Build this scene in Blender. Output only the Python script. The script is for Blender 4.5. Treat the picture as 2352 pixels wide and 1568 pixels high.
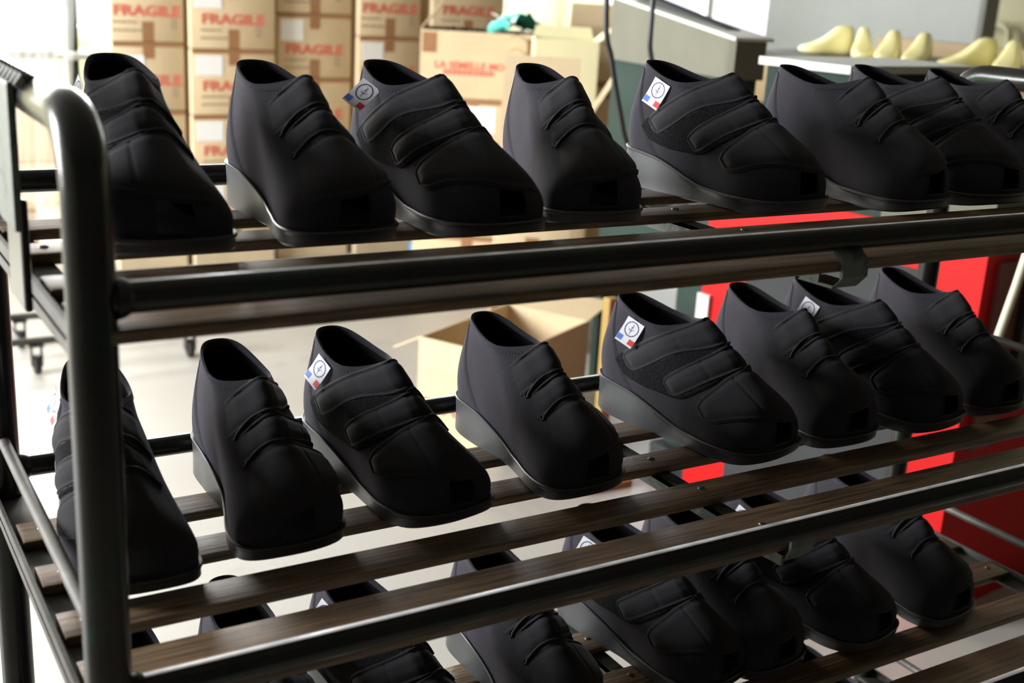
import bpy, bmesh, math, random
import numpy as np
from mathutils import Vector, Matrix
from mathutils.bvhtree import BVHTree

random.seed(7)
SC = bpy.context.scene
COL = SC.collection
for o in list(bpy.data.objects):
    bpy.data.objects.remove(o)

# ------------------------------------------------------------------ camera, world, lights, exposure
U = 0.35            # one shelf spacing in metres
ZT = 1.26           # height of the top front rail above the floor
cam_d = bpy.data.cameras.new('camera')
cam = bpy.data.objects.new('camera', cam_d)
COL.objects.link(cam)
cam_d.sensor_width = 36.0
cam_d.lens = 42.37
cam_d.clip_start = 0.05
_R = Vector((0.85760201, -0.51129001, 0.05568944))
_D = Vector((-0.10238677, -0.2758347, -0.95573645))
_F = Vector((0.50401958, 0.81393965, -0.28890572))
cam.matrix_world = Matrix(((_R.x, -_D.x, -_F.x, -0.19239), (_R.y, -_D.y, -_F.y, -0.92690),
                           (_R.z, -_D.z, -_F.z, 1.50187), (0, 0, 0, 1)))
cam_d.dof.use_dof = True
cam_d.dof.focus_distance = 1.58
cam_d.dof.aperture_fstop = 4.6
SC.camera = cam
SC.view_settings.view_transform = 'Standard'
SC.view_settings.look = 'None'
SC.view_settings.gamma = 1.0
SC.view_settings.use_curve_mapping = False
SC.view_settings.exposure = 1.1
SC.cycles.max_bounces = 8
SC.cycles.diffuse_bounces = 4
SC.cycles.glossy_bounces = 4
SC.cycles.transparent_max_bounces = 12
SC.cycles.caustics_reflective = False
SC.cycles.caustics_refractive = False
SC.cycles.sample_clamp_indirect = 6.0

world = bpy.data.worlds.new('daylight')
SC.world = world
world.use_nodes = True
world.node_tree.nodes['Background'].inputs[0].default_value = (0.86, 0.93, 1.0, 1)
world.node_tree.nodes['Background'].inputs[1].default_value = 1.0


def area(name, loc, direction, sx, sy, power, color):
    d = bpy.data.lights.new(name, 'AREA')
    d.shape = 'RECTANGLE'
    d.size, d.size_y = sx, sy
    d.energy = power
    d.color = color
    o = bpy.data.objects.new(name, d)
    COL.objects.link(o)
    o.location = loc
    o.rotation_euler = Vector(direction).to_track_quat('-Z', 'Z').to_euler()
    return o


# daylight that comes in through the window openings
area('daylight_left', (-3.62, 3.5, 2.1), (1, 0.0, -0.15), 2.3, 2.0, 420, (0.95, 0.97, 1.0))
area('daylight_back', (0.3, 6.95, 2.05), (0, -1, -0.1), 2.6, 2.0, 220, (1.0, 0.98, 0.94))
area('daylight_window', (5.63, 7.0, 2.0), (0, -1, -0.1), 2.9, 1.9, 60, (0.97, 0.99, 1.0))
area('added_backlight', (2.75, 6.95, 2.5), (0, -1, -0.25), 1.6, 1.0, 110, (0.97, 0.99, 1.0))  # added lamp above the view, for backlight and bright rail tops


# ------------------------------------------------------------------ materials
def srgb(r, g, b):
    f = lambda c: c / 12.92 if c <= 0.04045 else ((c + 0.055) / 1.055) ** 2.4
    return (f(r / 255), f(g / 255), f(b / 255), 1)


MATS = {}


def mat(name, color, rough=0.6, metal=0.0, spec=0.5, noise=None, bump=None, sheen=None, second=None, wave=None):
    """noise=(scale, amount) varies the base colour; second=(colour, scale, threshold, softness) adds patches;
    bump=(scale, strength); wave=(axis stretch xyz, scale) is a wood grain."""
    m = bpy.data.materials.new(name)
    m.use_nodes = True
    nt = m.node_tree
    b = nt.nodes['Principled BSDF']
    b.inputs['Roughness'].default_value = rough
    b.inputs['Metallic'].default_value = metal
    b.inputs['Specular IOR Level'].default_value = spec
    tc = nt.nodes.new('ShaderNodeTexCoord')
    cur = None
    rgb = nt.nodes.new('ShaderNodeRGB')
    rgb.outputs[0].default_value = color
    cur = rgb.outputs[0]
    mp = nt.nodes.new('ShaderNodeMapping')
    nt.links.new(tc.outputs['Object'], mp.inputs['Vector'])
    if wave:
        mp.inputs['Scale'].default_value = wave[0]
        n = nt.nodes.new('ShaderNodeTexNoise')
        n.inputs['Scale'].default_value = wave[1]
        n.inputs['Detail'].default_value = 8
        n.inputs['Roughness'].default_value = 0.65
        nt.links.new(mp.outputs[0], n.inputs['Vector'])
        r = nt.nodes.new('ShaderNodeValToRGB')
        r.color_ramp.elements[0].position = 0.34
        r.color_ramp.elements[0].color = tuple(c * 0.15 for c in color[:3]) + (1,)
        r.color_ramp.elements[1].position = 0.68
        r.color_ramp.elements[1].color = tuple(min(1, c * 1.55) for c in color[:3]) + (1,)
        nt.links.new(n.outputs['Fac'], r.inputs[0])
        cur = r.outputs[0]
        bp = nt.nodes.new('ShaderNodeBump')
        bp.inputs['Strength'].default_value = 0.55
        bp.inputs['Distance'].default_value = 0.002
        nt.links.new(n.outputs['Fac'], bp.inputs['Height'])
        nt.links.new(bp.outputs[0], b.inputs['Normal'])
    if noise:
        n = nt.nodes.new('ShaderNodeTexNoise')
        n.inputs['Scale'].default_value = noise[0]
        n.inputs['Detail'].default_value = 6
        nt.links.new(tc.outputs['Object'], n.inputs['Vector'])
        r = nt.nodes.new('ShaderNodeMapRange')
        r.inputs[1].default_value = 0.25
        r.inputs[2].default_value = 0.75
        r.inputs[3].default_value = 1 - noise[1]
        r.inputs[4].default_value = 1 + noise[1]
        nt.links.new(n.outputs['Fac'], r.inputs[0])
        mx = nt.nodes.new('ShaderNodeVectorMath')
        mx.operation = 'SCALE'
        nt.links.new(cur, mx.inputs[0])
        nt.links.new(r.outputs[0], mx.inputs['Scale'])
        cur = mx.outputs[0]
    if second:
        n = nt.nodes.new('ShaderNodeTexNoise')
        n.inputs['Scale'].default_value = second[1]
        n.inputs['Detail'].default_value = 8
        n.inputs['Roughness'].default_value = 0.7
        nt.links.new(tc.outputs['Object'], n.inputs['Vector'])
        r = nt.nodes.new('ShaderNodeMapRange')
        r.inputs[1].default_value = second[2]
        r.inputs[2].default_value = second[2] + second[3]
        nt.links.new(n.outputs['Fac'], r.inputs[0])
        mx = nt.nodes.new('ShaderNodeMix')
        mx.data_type = 'RGBA'
        nt.links.new(r.outputs[0], mx.inputs[0])
        nt.links.new(cur, mx.inputs[6])
        mx.inputs[7].default_value = second[0]
        cur = mx.outputs[2]
    nt.links.new(cur, b.inputs['Base Color'])
    if bump:
        n = nt.nodes.new('ShaderNodeTexNoise')
        n.inputs['Scale'].default_value = bump[0]
        n.inputs['Detail'].default_value = 4
        nt.links.new(tc.outputs['Object'], n.inputs['Vector'])
        bp = nt.nodes.new('ShaderNodeBump')
        bp.inputs['Strength'].default_value = bump[1]
        bp.inputs['Distance'].default_value = 0.001
        nt.links.new(n.outputs['Fac'], bp.inputs['Height'])
        nt.links.new(bp.outputs[0], b.inputs['Normal'])
    if sheen:
        b.inputs['Sheen Weight'].default_value = sheen[0]
        b.inputs['Sheen Roughness'].default_value = sheen[1]
        b.inputs['Sheen Tint'].default_value = sheen[2]
    MATS[name] = m
    return m


FELT = mat('black_felt', (0.025, 0.0235, 0.028, 1), 0.95, spec=0.15, noise=(900, 0.5), bump=(1400, 0.5), sheen=(0.14, 0.45, (0.75, 0.7, 0.9, 1)))
STRAPM = mat('black_strap_fabric', (0.019, 0.018, 0.020, 1), 0.9, spec=0.2, noise=(900, 0.4), bump=(1400, 0.4), sheen=(0.10, 0.5, (0.75, 0.75, 0.85, 1)))
BINDM = mat('black_binding', (0.007, 0.007, 0.009, 1), 0.7, spec=0.3, bump=(700, 0.4), sheen=(0.08, 0.4, (0.8, 0.85, 1, 1)))
LINING = mat('black_lining', (0.006, 0.006, 0.007, 1), 0.95, spec=0.1)
LOOPM = mat('black_loop_pad', (0.010, 0.010, 0.011, 1), 1.0, spec=0.1, noise=(500, 0.8), bump=(450, 1.0))
THREAD = mat('grey_thread', (0.035, 0.035, 0.04, 1), 0.7)
RUBBER = mat('black_rubber', (0.027, 0.028, 0.030, 1), 0.42, spec=0.5, bump=(900, 0.06))
TAGW = mat('white_tag', srgb(214, 214, 218), 0.6)
TAGB = mat('blue_print', srgb(70, 110, 200), 0.6)
TAGR = mat('red_print', srgb(205, 35, 40), 0.6)
TAGN = mat('navy_print', srgb(50, 58, 100), 0.6)
METAL = mat('worn_dark_metal', (0.026, 0.025, 0.022, 1), 0.25, metal=0.6, spec=0.5, noise=(14, 0.35), second=((0.018, 0.035, 0.026, 1), 22, 0.52, 0.12), bump=(160, 0.10))
STEELM = mat('bare_worn_steel', (0.085, 0.08, 0.07, 1), 0.58, metal=0.4, noise=(20, 0.35), second=((0.03, 0.045, 0.035, 1), 30, 0.55, 0.15), bump=(200, 0.12))
RAIL_GLINT = mat('painted_glint_steel', (0.75, 0.76, 0.76, 1), 0.38, metal=0.25, noise=(30, 0.4))  # pale tone that paints a highlight line onto the rails
PLATEM = mat('grey_green_metal', (0.11, 0.125, 0.105, 1), 0.5, metal=0.2, second=((0.02, 0.035, 0.026, 1), 18, 0.5, 0.1), bump=(120, 0.15))
WOOD = mat('dark_worn_wood', (0.14, 0.086, 0.043, 1), 0.42, spec=0.5, wave=((4, 90, 90), 2.0))
SCREWM = mat('screw_steel', (0.12, 0.11, 0.10, 1), 0.4, metal=0.8)
FLOORM = mat('grey_concrete', srgb(168, 165, 157), 0.42, spec=0.4, noise=(1.2, 0.10), second=(srgb(146, 142, 134), 2.2, 0.55, 0.2))
WALLM = mat('pale_yellow_paint', srgb(216, 210, 174), 0.8, noise=(2, 0.04))
WHITEWALL = mat('white_wall_paint', srgb(205, 203, 196), 0.85, noise=(2, 0.04))
GREYWALL = mat('grey_panel_paint', srgb(128, 132, 129), 0.7, noise=(3, 0.04))
DARKWALL = mat('dark_workshop_wall', srgb(48, 46, 42), 0.9)
CEILM = mat('ceiling_paint', srgb(110, 108, 104), 0.9)
KRAFT = mat('kraft_card', srgb(206, 184, 148), 0.8, noise=(9, 0.05))
KRAFTD = mat('brown_card', srgb(168, 128, 88), 0.8, noise=(9, 0.06))
PALECARD = mat('pale_yellow_card', srgb(222, 214, 170), 0.8, noise=(9, 0.03))
TAPE = mat('brown_tape', srgb(150, 108, 72), 0.45, noise=(12, 0.08))
PAPER = mat('white_paper', srgb(238, 238, 236), 0.7)
REDINK = mat('red_ink', srgb(210, 104, 84), 0.7)
BLACKINK = mat('grey_ink', srgb(150, 134, 112), 0.7)
REDPAINT = mat('red_machine_paint', srgb(188, 14, 14), 0.6, spec=0.2, noise=(6, 0.08))
GREENDK = mat('dark_green_paint', srgb(44, 58, 52), 0.8, spec=0.15, noise=(8, 0.15))
GREYDK = mat('dark_grey_paint', srgb(58, 60, 60), 0.8, spec=0.15, noise=(8, 0.12))
CREAM = mat('cream_machine_paint', srgb(106, 105, 92), 0.8, spec=0.15, noise=(6, 0.07), second=(srgb(110, 80, 60), 5, 0.66, 0.06))
WHITEM = mat('white_enamel', srgb(196, 197, 188), 0.45)
LASTM = mat('yellow_last_plastic', srgb(244, 234, 168), 0.35, spec=0.5)
BENCHM = mat('bench_dark_edge', srgb(64, 66, 58), 0.5, noise=(8, 0.15))
BENCHW = mat('bench_wood', srgb(150, 128, 92), 0.6, noise=(6, 0.1))
BLACKP = mat('black_plastic', (0.015, 0.015, 0.015, 1), 0.45)
TEALM = mat('teal_plastic_bag', srgb(92, 200, 180), 0.35)
BLUEM = mat('blue_print_card', srgb(72, 150, 190), 0.6)
CREAMROD = mat('cream_rod_paint', srgb(214, 208, 178), 0.45)
BROWNP = mat('brown_painted_plate', srgb(120, 62, 56), 0.6, noise=(12, 0.2))
YELLOWP = mat('yellow_paint', srgb(150, 122, 62), 0.5)
TANM = mat('tan_timber', srgb(206, 188, 156), 0.7, noise=(10, 0.1))
PIPEM = mat('pale_pipe_paint', srgb(222, 218, 186), 0.5)
FRAMEW = mat('white_window_frame', srgb(226, 228, 228), 0.5)

g = bpy.data.materials.new('window_glass')
g.use_nodes = True
nt = g.node_tree
nt.nodes.remove(nt.nodes['Principled BSDF'])
tr = nt.nodes.new('ShaderNodeBsdfTransparent')
gl = nt.nodes.new('ShaderNodeBsdfGlossy')
gl.inputs['Roughness'].default_value = 0.05
mx = nt.nodes.new('ShaderNodeMixShader')
mx.inputs[0].default_value = 0.06
nt.links.new(tr.outputs[0], mx.inputs[1])
nt.links.new(gl.outputs[0], mx.inputs[2])
nt.links.new(mx.outputs[0], nt.nodes['Material Output'].inputs[0])
GLASS = g
g = bpy.data.materials.new('clear_plastic_film')
g.use_nodes = True
nt = g.node_tree
nt.nodes.remove(nt.nodes['Principled BSDF'])
tr = nt.nodes.new('ShaderNodeBsdfTransparent')
tl = nt.nodes.new('ShaderNodeBsdfTranslucent')
tl.inputs[0].default_value = (0.95, 0.95, 0.95, 1)
gl = nt.nodes.new('ShaderNodeBsdfGlossy')
gl.inputs['Roughness'].default_value = 0.15
m1 = nt.nodes.new('ShaderNodeMixShader')
m1.inputs[0].default_value = 0.14
m2 = nt.nodes.new('ShaderNodeMixShader')
m2.inputs[0].default_value = 0.10
nt.links.new(tr.outputs[0], m1.inputs[1])
nt.links.new(tl.outputs[0], m1.inputs[2])
nt.links.new(m1.outputs[0], m2.inputs[1])
nt.links.new(gl.outputs[0], m2.inputs[2])
nt.links.new(m2.outputs[0], nt.nodes['Material Output'].inputs[0])
FILM = g


# ------------------------------------------------------------------ mesh helpers
class MB:
    """collects vertices and faces of ONE part"""

    def __init__(s):
        s.v, s.f, s.m = [], [], []

    def add(s, vs, fs, mi=0):
        o = len(s.v)
        s.v += [tuple(p) for p in vs]
        s.f += [tuple(i + o for i in f) for f in fs]
        s.m += [mi] * len(fs)

    def box(s, a, b, mi=0, bev=0.0, M=None):
        bm = bmesh.new()
        c = [(a[i] + b[i]) / 2 for i in range(3)]
        d = [abs(b[i] - a[i]) for i in range(3)]
        bmesh.ops.create_cube(bm, size=1, matrix=Matrix.Translation(c) @ Matrix.Diagonal((*d, 1)))
        if bev:
            bmesh.ops.bevel(bm, geom=bm.edges[:], offset=min(bev, min(d) * 0.45), segments=2, profile=0.5, affect='EDGES')
        bm.verts.ensure_lookup_table()
        vs = [(M @ v.co if M else v.co.copy()) for v in bm.verts]
        fs = [[v.index for v in f.verts] for f in bm.faces]
        s.add(vs, fs, mi)
        bm.free()
        return s

    def tube(s, pts, r, n=14, cap=True, mi=0, closed=False):
        pts = [Vector(p) for p in pts]
        rs = r if isinstance(r, (list, tuple)) else [r] * len(pts)
        rings = []
        up = None
        for i, p in enumerate(pts):
            if closed:
                t = (pts[(i + 1) % len(pts)] - pts[i - 1]).normalized()
            else:
                t = (pts[min(i + 1, len(pts) - 1)] - pts[max(i - 1, 0)]).normalized()
            if up is None:
                up = Vector((0, 0, 1)) if abs(t.z) < 0.9 else Vector((0, 1, 0))
            a = t.cross(up)
            if a.length < 1e-6:
                a = t.cross(Vector((1, 0, 0)))
            a.normalize()
            b = a.cross(t).normalized()
            up = b
            rings.append([p + (a * math.cos(2 * math.pi * k / n) + b * math.sin(2 * math.pi * k / n)) * rs[i] for k in range(n)])
        s.loft(rings, cap and not closed, mi, closed)
        return s

    def loft(s, rings, cap=True, mi=0, closed=False):
        n = len(rings[0])
        vs = [p for r in rings for p in r]
        fs = []
        L = len(rings)
        for i in range(L if closed else L - 1):
            j = (i + 1) % L
            for k in range(n):
                fs.append((i * n + k, i * n + (k + 1) % n, j * n + (k + 1) % n, j * n + k))
        if cap:
            fs.append(tuple(range(n - 1, -1, -1)))
            fs.append(tuple((L - 1) * n + k for k in range(n)))
        s.add(vs, fs, mi)

    def grid(s, G, mi=0, flip=False):
        R, Cn = len(G), len(G[0])
        vs = [p for r in G for p in r]
        fs = []
        for i in range(R - 1):
            for j in range(Cn - 1):
                q = (i * Cn + j, i * Cn + j + 1, (i + 1) * Cn + j + 1, (i + 1) * Cn + j)
                fs.append(q[::-1] if flip else q)
        s.add(vs, fs, mi)

    def mesh(s, name, mats, smooth=True, angle=35):
        me = bpy.data.meshes.new(name)
        me.from_pydata(s.v, [], s.f)
        for m in (mats if isinstance(mats, (list, tuple)) else [mats]):
            me.materials.append(m)
        for p, mi in zip(me.polygons, s.m):
            p.material_index = mi
        bm = bmesh.new()
        bm.from_mesh(me)
        bmesh.ops.remove_doubles(bm, verts=bm.verts, dist=1e-6)
        bmesh.ops.recalc_face_normals(bm, faces=bm.faces)
        bm.to_mesh(me)
        bm.free()
        if smooth:
            me.shade_smooth()
            me.set_sharp_from_angle(angle=math.radians(angle))
        return me

    def build(s, name, mats, parent=None, smooth=True, angle=35):
        return link(name, s.mesh(name, mats, smooth, angle), parent)


def link(name, me, parent=None):
    o = bpy.data.objects.new(name, me)
    COL.objects.link(o)
    if parent:
        o.parent = parent
    return o


def tag(o, label=None, cat=None, group=None, kind=None):
    if label:
        o['label'] = label
    if cat:
        o['category'] = cat
    if group:
        o['group'] = group
    if kind:
        o['kind'] = kind
    return o


def thing(name, label, cat, loc=(0, 0, 0), rz=0, group=None):
    o = bpy.data.objects.new(name, None)
    o.empty_display_size = 0.05
    COL.objects.link(o)
    o.location = loc
    o.rotation_euler = (0, 0, rz)
    return tag(o, label, cat, group)


def copy_tree(o, parent=None):
    c = o.copy()
    COL.objects.link(c)
    c.parent = parent
    for ch in [x for x in bpy.data.objects if x.parent == o]:
        copy_tree(ch, c)
    return c


def structure(name, mb, m, smooth=False):
    return tag(mb.build(name, m, None, smooth), kind='structure')


def text_mesh(txt, height, width=None, bold=0.0, depth=0.0004):
    cu = bpy.data.curves.new('lettering', 'FONT')
    cu.body = txt
    cu.size = 1.0
    cu.offset = bold
    cu.resolution_u = 3
    o = bpy.data.objects.new('lettering', cu)
    COL.objects.link(o)
    dg = bpy.context.evaluated_depsgraph_get()
    me = bpy.data.meshes.new_from_object(o.evaluated_get(dg))
    bpy.data.objects.remove(o)
    co = np.array([v.co[:] for v in me.vertices])
    lo, hi = co.min(0), co.max(0)
    sy = height / (hi[1] - lo[1])
    sx = sy if width is None else width / (hi[0] - lo[0])
    for v in me.vertices:
        v.co = ((v.co.x - (lo[0] + hi[0]) / 2) * sx, (v.co.y - (lo[1] + hi[1]) / 2) * sy, 0)
    me.materials.clear()
    return me


def P(X, Y, Z):     # rack coordinates (shelf spacings) to metres
    return Vector((X * U, Y * U, ZT + Z * U))


# ------------------------------------------------------------------ room shell
X0, X1, Y0, Y1, ZC = -3.6, 7.6, -2.6, 6.9, 3.4
structure('floor', MB().box((X0 - .2, Y0 - .2, -0.1), (X1 + .2, Y1 + .2, 0)), FLOORM)
structure('ceiling', MB().box((X0 - .2, Y0 - .2, ZC), (X1 + .2, Y1 + .2, ZC + .1)), CEILM)


def wall_with_holes(name, axis, at, th, a0, a1, holes, m):
    """wall normal to axis at coordinate at; holes = [(lo, hi, zlo, zhi)] sorted along the wall"""
    mb = MB()

    def bx(u0, u1, z0, z1):
        if u1 - u0 < 1e-4 or z1 - z0 < 1e-4:
            return
        if axis == 'y':
            mb.box((u0, at, z0), (u1, at + th, z1))
        else:
            mb.box((at, u0, z0), (at + th, u1, z1))
    u = a0
    for lo, hi, zl, zh in holes:
        bx(u, lo, 0, ZC)
        bx(lo, hi, 0, zl)
        bx(lo, hi, zh, ZC)
        u = hi
    bx(u, a1, 0, ZC)
    return structure(name, mb, m)


def window(name, axis, at, lo, hi, zl, zh, nx, nz):
    f = MB()
    w = 0.035

    def bx(u0, u1, z0, z1):
        if axis == 'y':
            f.box((u0, at - .03, z0), (u1, at + .03, z1))
        else:
            f.box((at - .03, u0, z0), (at + .03, u1, z1))
    for i in range(nx + 1):
        c = lo + (hi - lo) * i / nx
        c = min(max(c, lo + w), hi - w)
        bx(c - w, c + w, zl, zh)
    for i in range(nz + 1):
        c = zl + (zh - zl) * i / nz
        c = min(max(c, zl + w), zh - w)
        bx(lo, hi, c - w, c + w)
    o = structure(name, f, FRAMEW)
    p = MB()
    if axis == 'y':
        p.box((lo, at - .003, zl), (hi, at + .003, zh))
    else:
        p.box((at - .003, lo, zl), (at + .003, hi, zh))
    p.build('pane', GLASS, o, False)
    return o


wall_with_holes('wall_back', 'y', Y1, 0.15, X0, X1, [(-1.1, 1.62, 1.0, 3.1), (1.95, 3.6, 1.95, 3.1), (4.15, 7.1, 1.0, 3.0)], WALLM)
window('window_1', 'y', Y1 + .05, -1.1, 1.62, 1.0, 3.1, 3, 2)
window('window_2', 'y', Y1 + .05, 4.15, 7.1, 1.0, 3.0, 4, 2)
window('window_added', 'y', Y1 + .05, 1.95, 3.6, 1.95, 3.1, 3, 1)  # unseen high opening, added to hold the extra backlight
wall_with_holes('wall_left', 'x', X0 - .15, 0.15, Y0, Y1, [(2.3, 4.7, 1.0, 3.1)], WHITEWALL)
window('window_3', 'x', X0 - .08, 2.3, 4.7, 1.0, 3.1, 3, 2)
wall_with_holes('wall_right', 'x', X1, 0.15, Y0, Y1, [], WALLM)
wall_with_holes('wall_front', 'y', Y0 - .15, 0.15, X0, X1, [], DARKWALL)
structure('wall_partition', MB().box((6.0, 4.0, 0), (6.06, 5.85, 2.9)), GREYWALL)
structure('trim_1', MB().box((5.97, 3.96, 0), (6.09, 4.0, 2.9)), BENCHM)

g = bpy.data.materials.new('pale_yellow_blind')
g.use_nodes = True
nt = g.node_tree
nt.nodes.remove(nt.nodes['Principled BSDF'])
tl = nt.nodes.new('ShaderNodeBsdfTranslucent')
tl.inputs[0].default_value = (0.80, 0.79, 0.66, 1)
df = nt.nodes.new('ShaderNodeBsdfDiffuse')
df.inputs[0].default_value = (0.80, 0.78, 0.62, 1)
mx = nt.nodes.new('ShaderNodeMixShader')
mx.inputs[0].default_value = 0.5
nt.links.new(tl.outputs[0], mx.inputs[1])
nt.links.new(df.outputs[0], mx.inputs[2])
nt.links.new(mx.outputs[0], nt.nodes['Material Output'].inputs[0])
m_ = MB()
m_.box((4.05, 6.868, .95), (5.28, 6.872, 3.02))
bl = thing('window_blind', 'pale yellow blind glowing in front of the bright back window', 'blind', (0, 0, 0))
m_.build('blind_cloth', g, bl, False)
MB().tube([(4.03, 6.87, 3.04), (5.30, 6.87, 3.04)], .022, 12).build('roller', FRAMEW, bl)
MB().box((4.05, 6.86, .93), (5.28, 6.88, .955), bev=.003).build('bottom_bar', FRAMEW, bl, False)

# ------------------------------------------------------------------ shoe rack
RADP, RADR = 0.0545 * U, 0.0375 * U
RL, RD = 4.606, 1.532
SHELF = (0.0, -1.0, -1.975, -2.975)
rack = thing('shoe_rack', 'long dark tubular metal rack trolley with brown wooden slat shelves holding the black shoes', 'rack',
             (RL * U / 2, RD * U / 2, 0))
RO = Vector((RL * U / 2, RD * U / 2, 0))


def rp(X, Y, Z):
    return P(X, Y, Z) - RO


def end_frame(X, nm):
    r = 0.17
    zt = 0.352
    pts = [rp(X, 0, -3.42), rp(X, 0, -3), rp(X, 0, -2), rp(X, 0, -1), rp(X, 0, 0), rp(X, 0, zt - r)]
    for k in range(1, 9):
        a = math.pi / 2 * k / 8
        pts.append(rp(X, r - r * math.cos(a), zt - r + r * math.sin(a)))
    pts.append(rp(X, RD / 2, zt))
    for k in range(0, 9):
        a = math.pi / 2 * k / 8
        pts.append(rp(X, RD - r + r * math.sin(a), zt - r + r * math.cos(a)))
    pts += [rp(X, RD, 0), rp(X, RD, -1), rp(X, RD, -2), rp(X, RD, -3), rp(X, RD, -3.42)]
    return MB().tube(pts, RADP, 28).build(nm, METAL, rack)


end_frame(0, 'end_frame')
end_frame(RL, 'end_frame')
for X in (0, RL):
    for Y in (0, RD):
        c = MB()
        c.box(rp(X - .07, Y - .07, -3.43), rp(X + .07, Y + .07, -3.40), bev=.002)
        c.box(rp(X - .05, Y - .05, -3.50), rp(X - .04, Y + .05, -3.42))
        c.box(rp(X + .04, Y - .05, -3.50), rp(X + .05, Y + .05, -3.42))
        co = c.build('caster', STEELM, rack, False)
        w = MB()
        ctr = rp(X, Y, -3.5)
        w.tube([ctr + Vector((-.012, 0, 0)), ctr + Vector((-.010, 0, 0)), ctr + Vector((.010, 0, 0)), ctr + Vector((.012, 0, 0))], [.030, .035, .035, .030], 24)
        w.build('wheel', BLACKP, co)
for z in SHELF:
    for Y, nm in ((0, 'front_rail'), (RD, 'rear_rail')):
        mb = MB()
        mb.tube([rp(0.04, Y, z - .0375), rp(1.5, Y, z - .0375), rp(3, Y, z - .0375), rp(RL - .04, Y, z - .0375)], RADR, 32)
        # weld collars where the rail meets the posts
        for X, sgn in ((0.05, 1), (RL - .05, -1)):
            mb.tube([rp(X, Y, z - .0375), rp(X + .02 * sgn, Y, z - .0375), rp(X + .035 * sgn, Y, z - .0375)], [RADR * 1.35, RADR * 1.22, RADR * .98], 22)
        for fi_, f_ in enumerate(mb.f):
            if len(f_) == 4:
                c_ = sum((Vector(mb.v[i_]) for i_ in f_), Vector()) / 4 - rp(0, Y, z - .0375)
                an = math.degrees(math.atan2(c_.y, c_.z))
                if -8 < an < 70 and fi_ < 3 * 32:  # top and rear faces carry the painted highlight
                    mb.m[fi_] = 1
        mb.build(nm, [METAL, RAIL_GLINT], rack)
    # side angle irons and the middle bearer under the slats
    for X, s in ((-0.045, 1), (RL + .045, -1)):
        a = MB()
        a.box(rp(X, 0.02, z - .175), rp(X + .012 * s, RD - .02, z - .098))
        a.box(rp(X, 0.02, z - .145), rp(X + .11 * s, RD - .02, z - .134))
        a.build('side_angle', STEELM, rack, False)
    a = MB()
    a.box(rp(2.24, .03, z - .145), rp(2.32, RD - .02, z - .134))
    a.box(rp(2.24, .03, z - .185), rp(2.252, RD - .02, z - .134))
    # bent hanger plate from the front rail down to the bearer
    prof = [(-.02, -.066), (-.058, -.10), (-.060, -.15), (-.03, -.183), (.12, -.187)] if z == 0 else [(0.0, -.06), (.0, -.11), (.015, -.15), (.05, -.18), (.12, -.187)]
    for k in range(len(prof) - 1):
        y0, z0 = prof[k]
        y1, z1 = prof[k + 1]
        q = [rp(2.25, y0, z + z0), rp(2.36, y0, z + z0), rp(2.36, y1, z + z1), rp(2.25, y1, z + z1)]
        q2 = [p + Vector((0, .004, -.0035)) for p in q]
        a.add(q + q2, [(0, 1, 2, 3), (7, 6, 5, 4), (0, 4, 5, 1), (2, 6, 7, 3), (1, 5, 6, 2), (3, 7, 4, 0)])
    a.build('middle_bearer', PLATEM, rack, False)
    for y0, y1 in (((-.045, .235), (.355, .50), (.745, .885), (1.06, 1.21)) if z == 0 else ((.035, .30), (.43, .575), (.745, .885), (1.06, 1.21))):
        o = MB().box(rp(-0.02, y0, z - .134), rp(RL + .02, y1, z - .1), bev=.0022).build('slat', WOOD, rack)
        for X in (0.05, 2.28, RL - .05):
            p = rp(X, (y0 + y1) / 2 + .01, z - .1)
            MB().tube([p, p + Vector((0, 0, .0012)), p + Vector((0, 0, .0022))], [.0052, .0045, .002], 14).build('screw', SCREWM, o)
for z in SHELF[1:]:
    for X in (0, RL):
        pts = [rp(X, .04, z + .075), rp(X, RD * .33, z + .08), rp(X, RD * .66, z + .08), rp(X, RD - .04, z + .082)]
        MB().tube(pts, .020 * U, 14).build('side_rod', STEELM, rack)
# plate and hanging bar on the left end frame
pl = MB()
pl.box(rp(-.075, .47, .02), rp(-.055, .95, .385), bev=.002)
pl.build('gusset_plate', PLATEM, rack, False)
MB().box(rp(-.062, .475, -.19), rp(-.04, .685, .10), bev=.004).build('hanging_bar', METAL, rack, False)
pl = MB()
for k in range(9):      # rippled weld bead where plate and top tube meet
    Y = .42 + .055 * k
    c = rp(-.045, Y, .392)
    pl.tube([c + Vector((-.006, 0, -.004)), c + Vector((0, 0, .001)), c + Vector((.010, 0, .002))], [.003, .0075, .003], 8)
pl.build('weld_bead', STEELM, rack)


# ------------------------------------------------------------------ shoe prototypes (millimetres, right foot, toe along +y)
def hermite(xs, ys):
    xs, ys = np.array(xs, float), np.array(ys, float)
    d = np.gradient(ys, xs)

    def f(x):
        x = min(max(x, xs[0]), xs[-1])
        i = min(int(np.searchsorted(xs, x, 'right')) - 1, len(xs) - 2)
        h = xs[i + 1] - xs[i]
        t = (x - xs[i]) / h
        return ((2 * t ** 3 - 3 * t ** 2 + 1) * ys[i] + (t ** 3 - 2 * t ** 2 + t) * h * d[i]
                + (-2 * t ** 3 + 3 * t ** 2) * ys[i + 1] + (t ** 3 - t ** 2) * h * d[i + 1])
    return f


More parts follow.
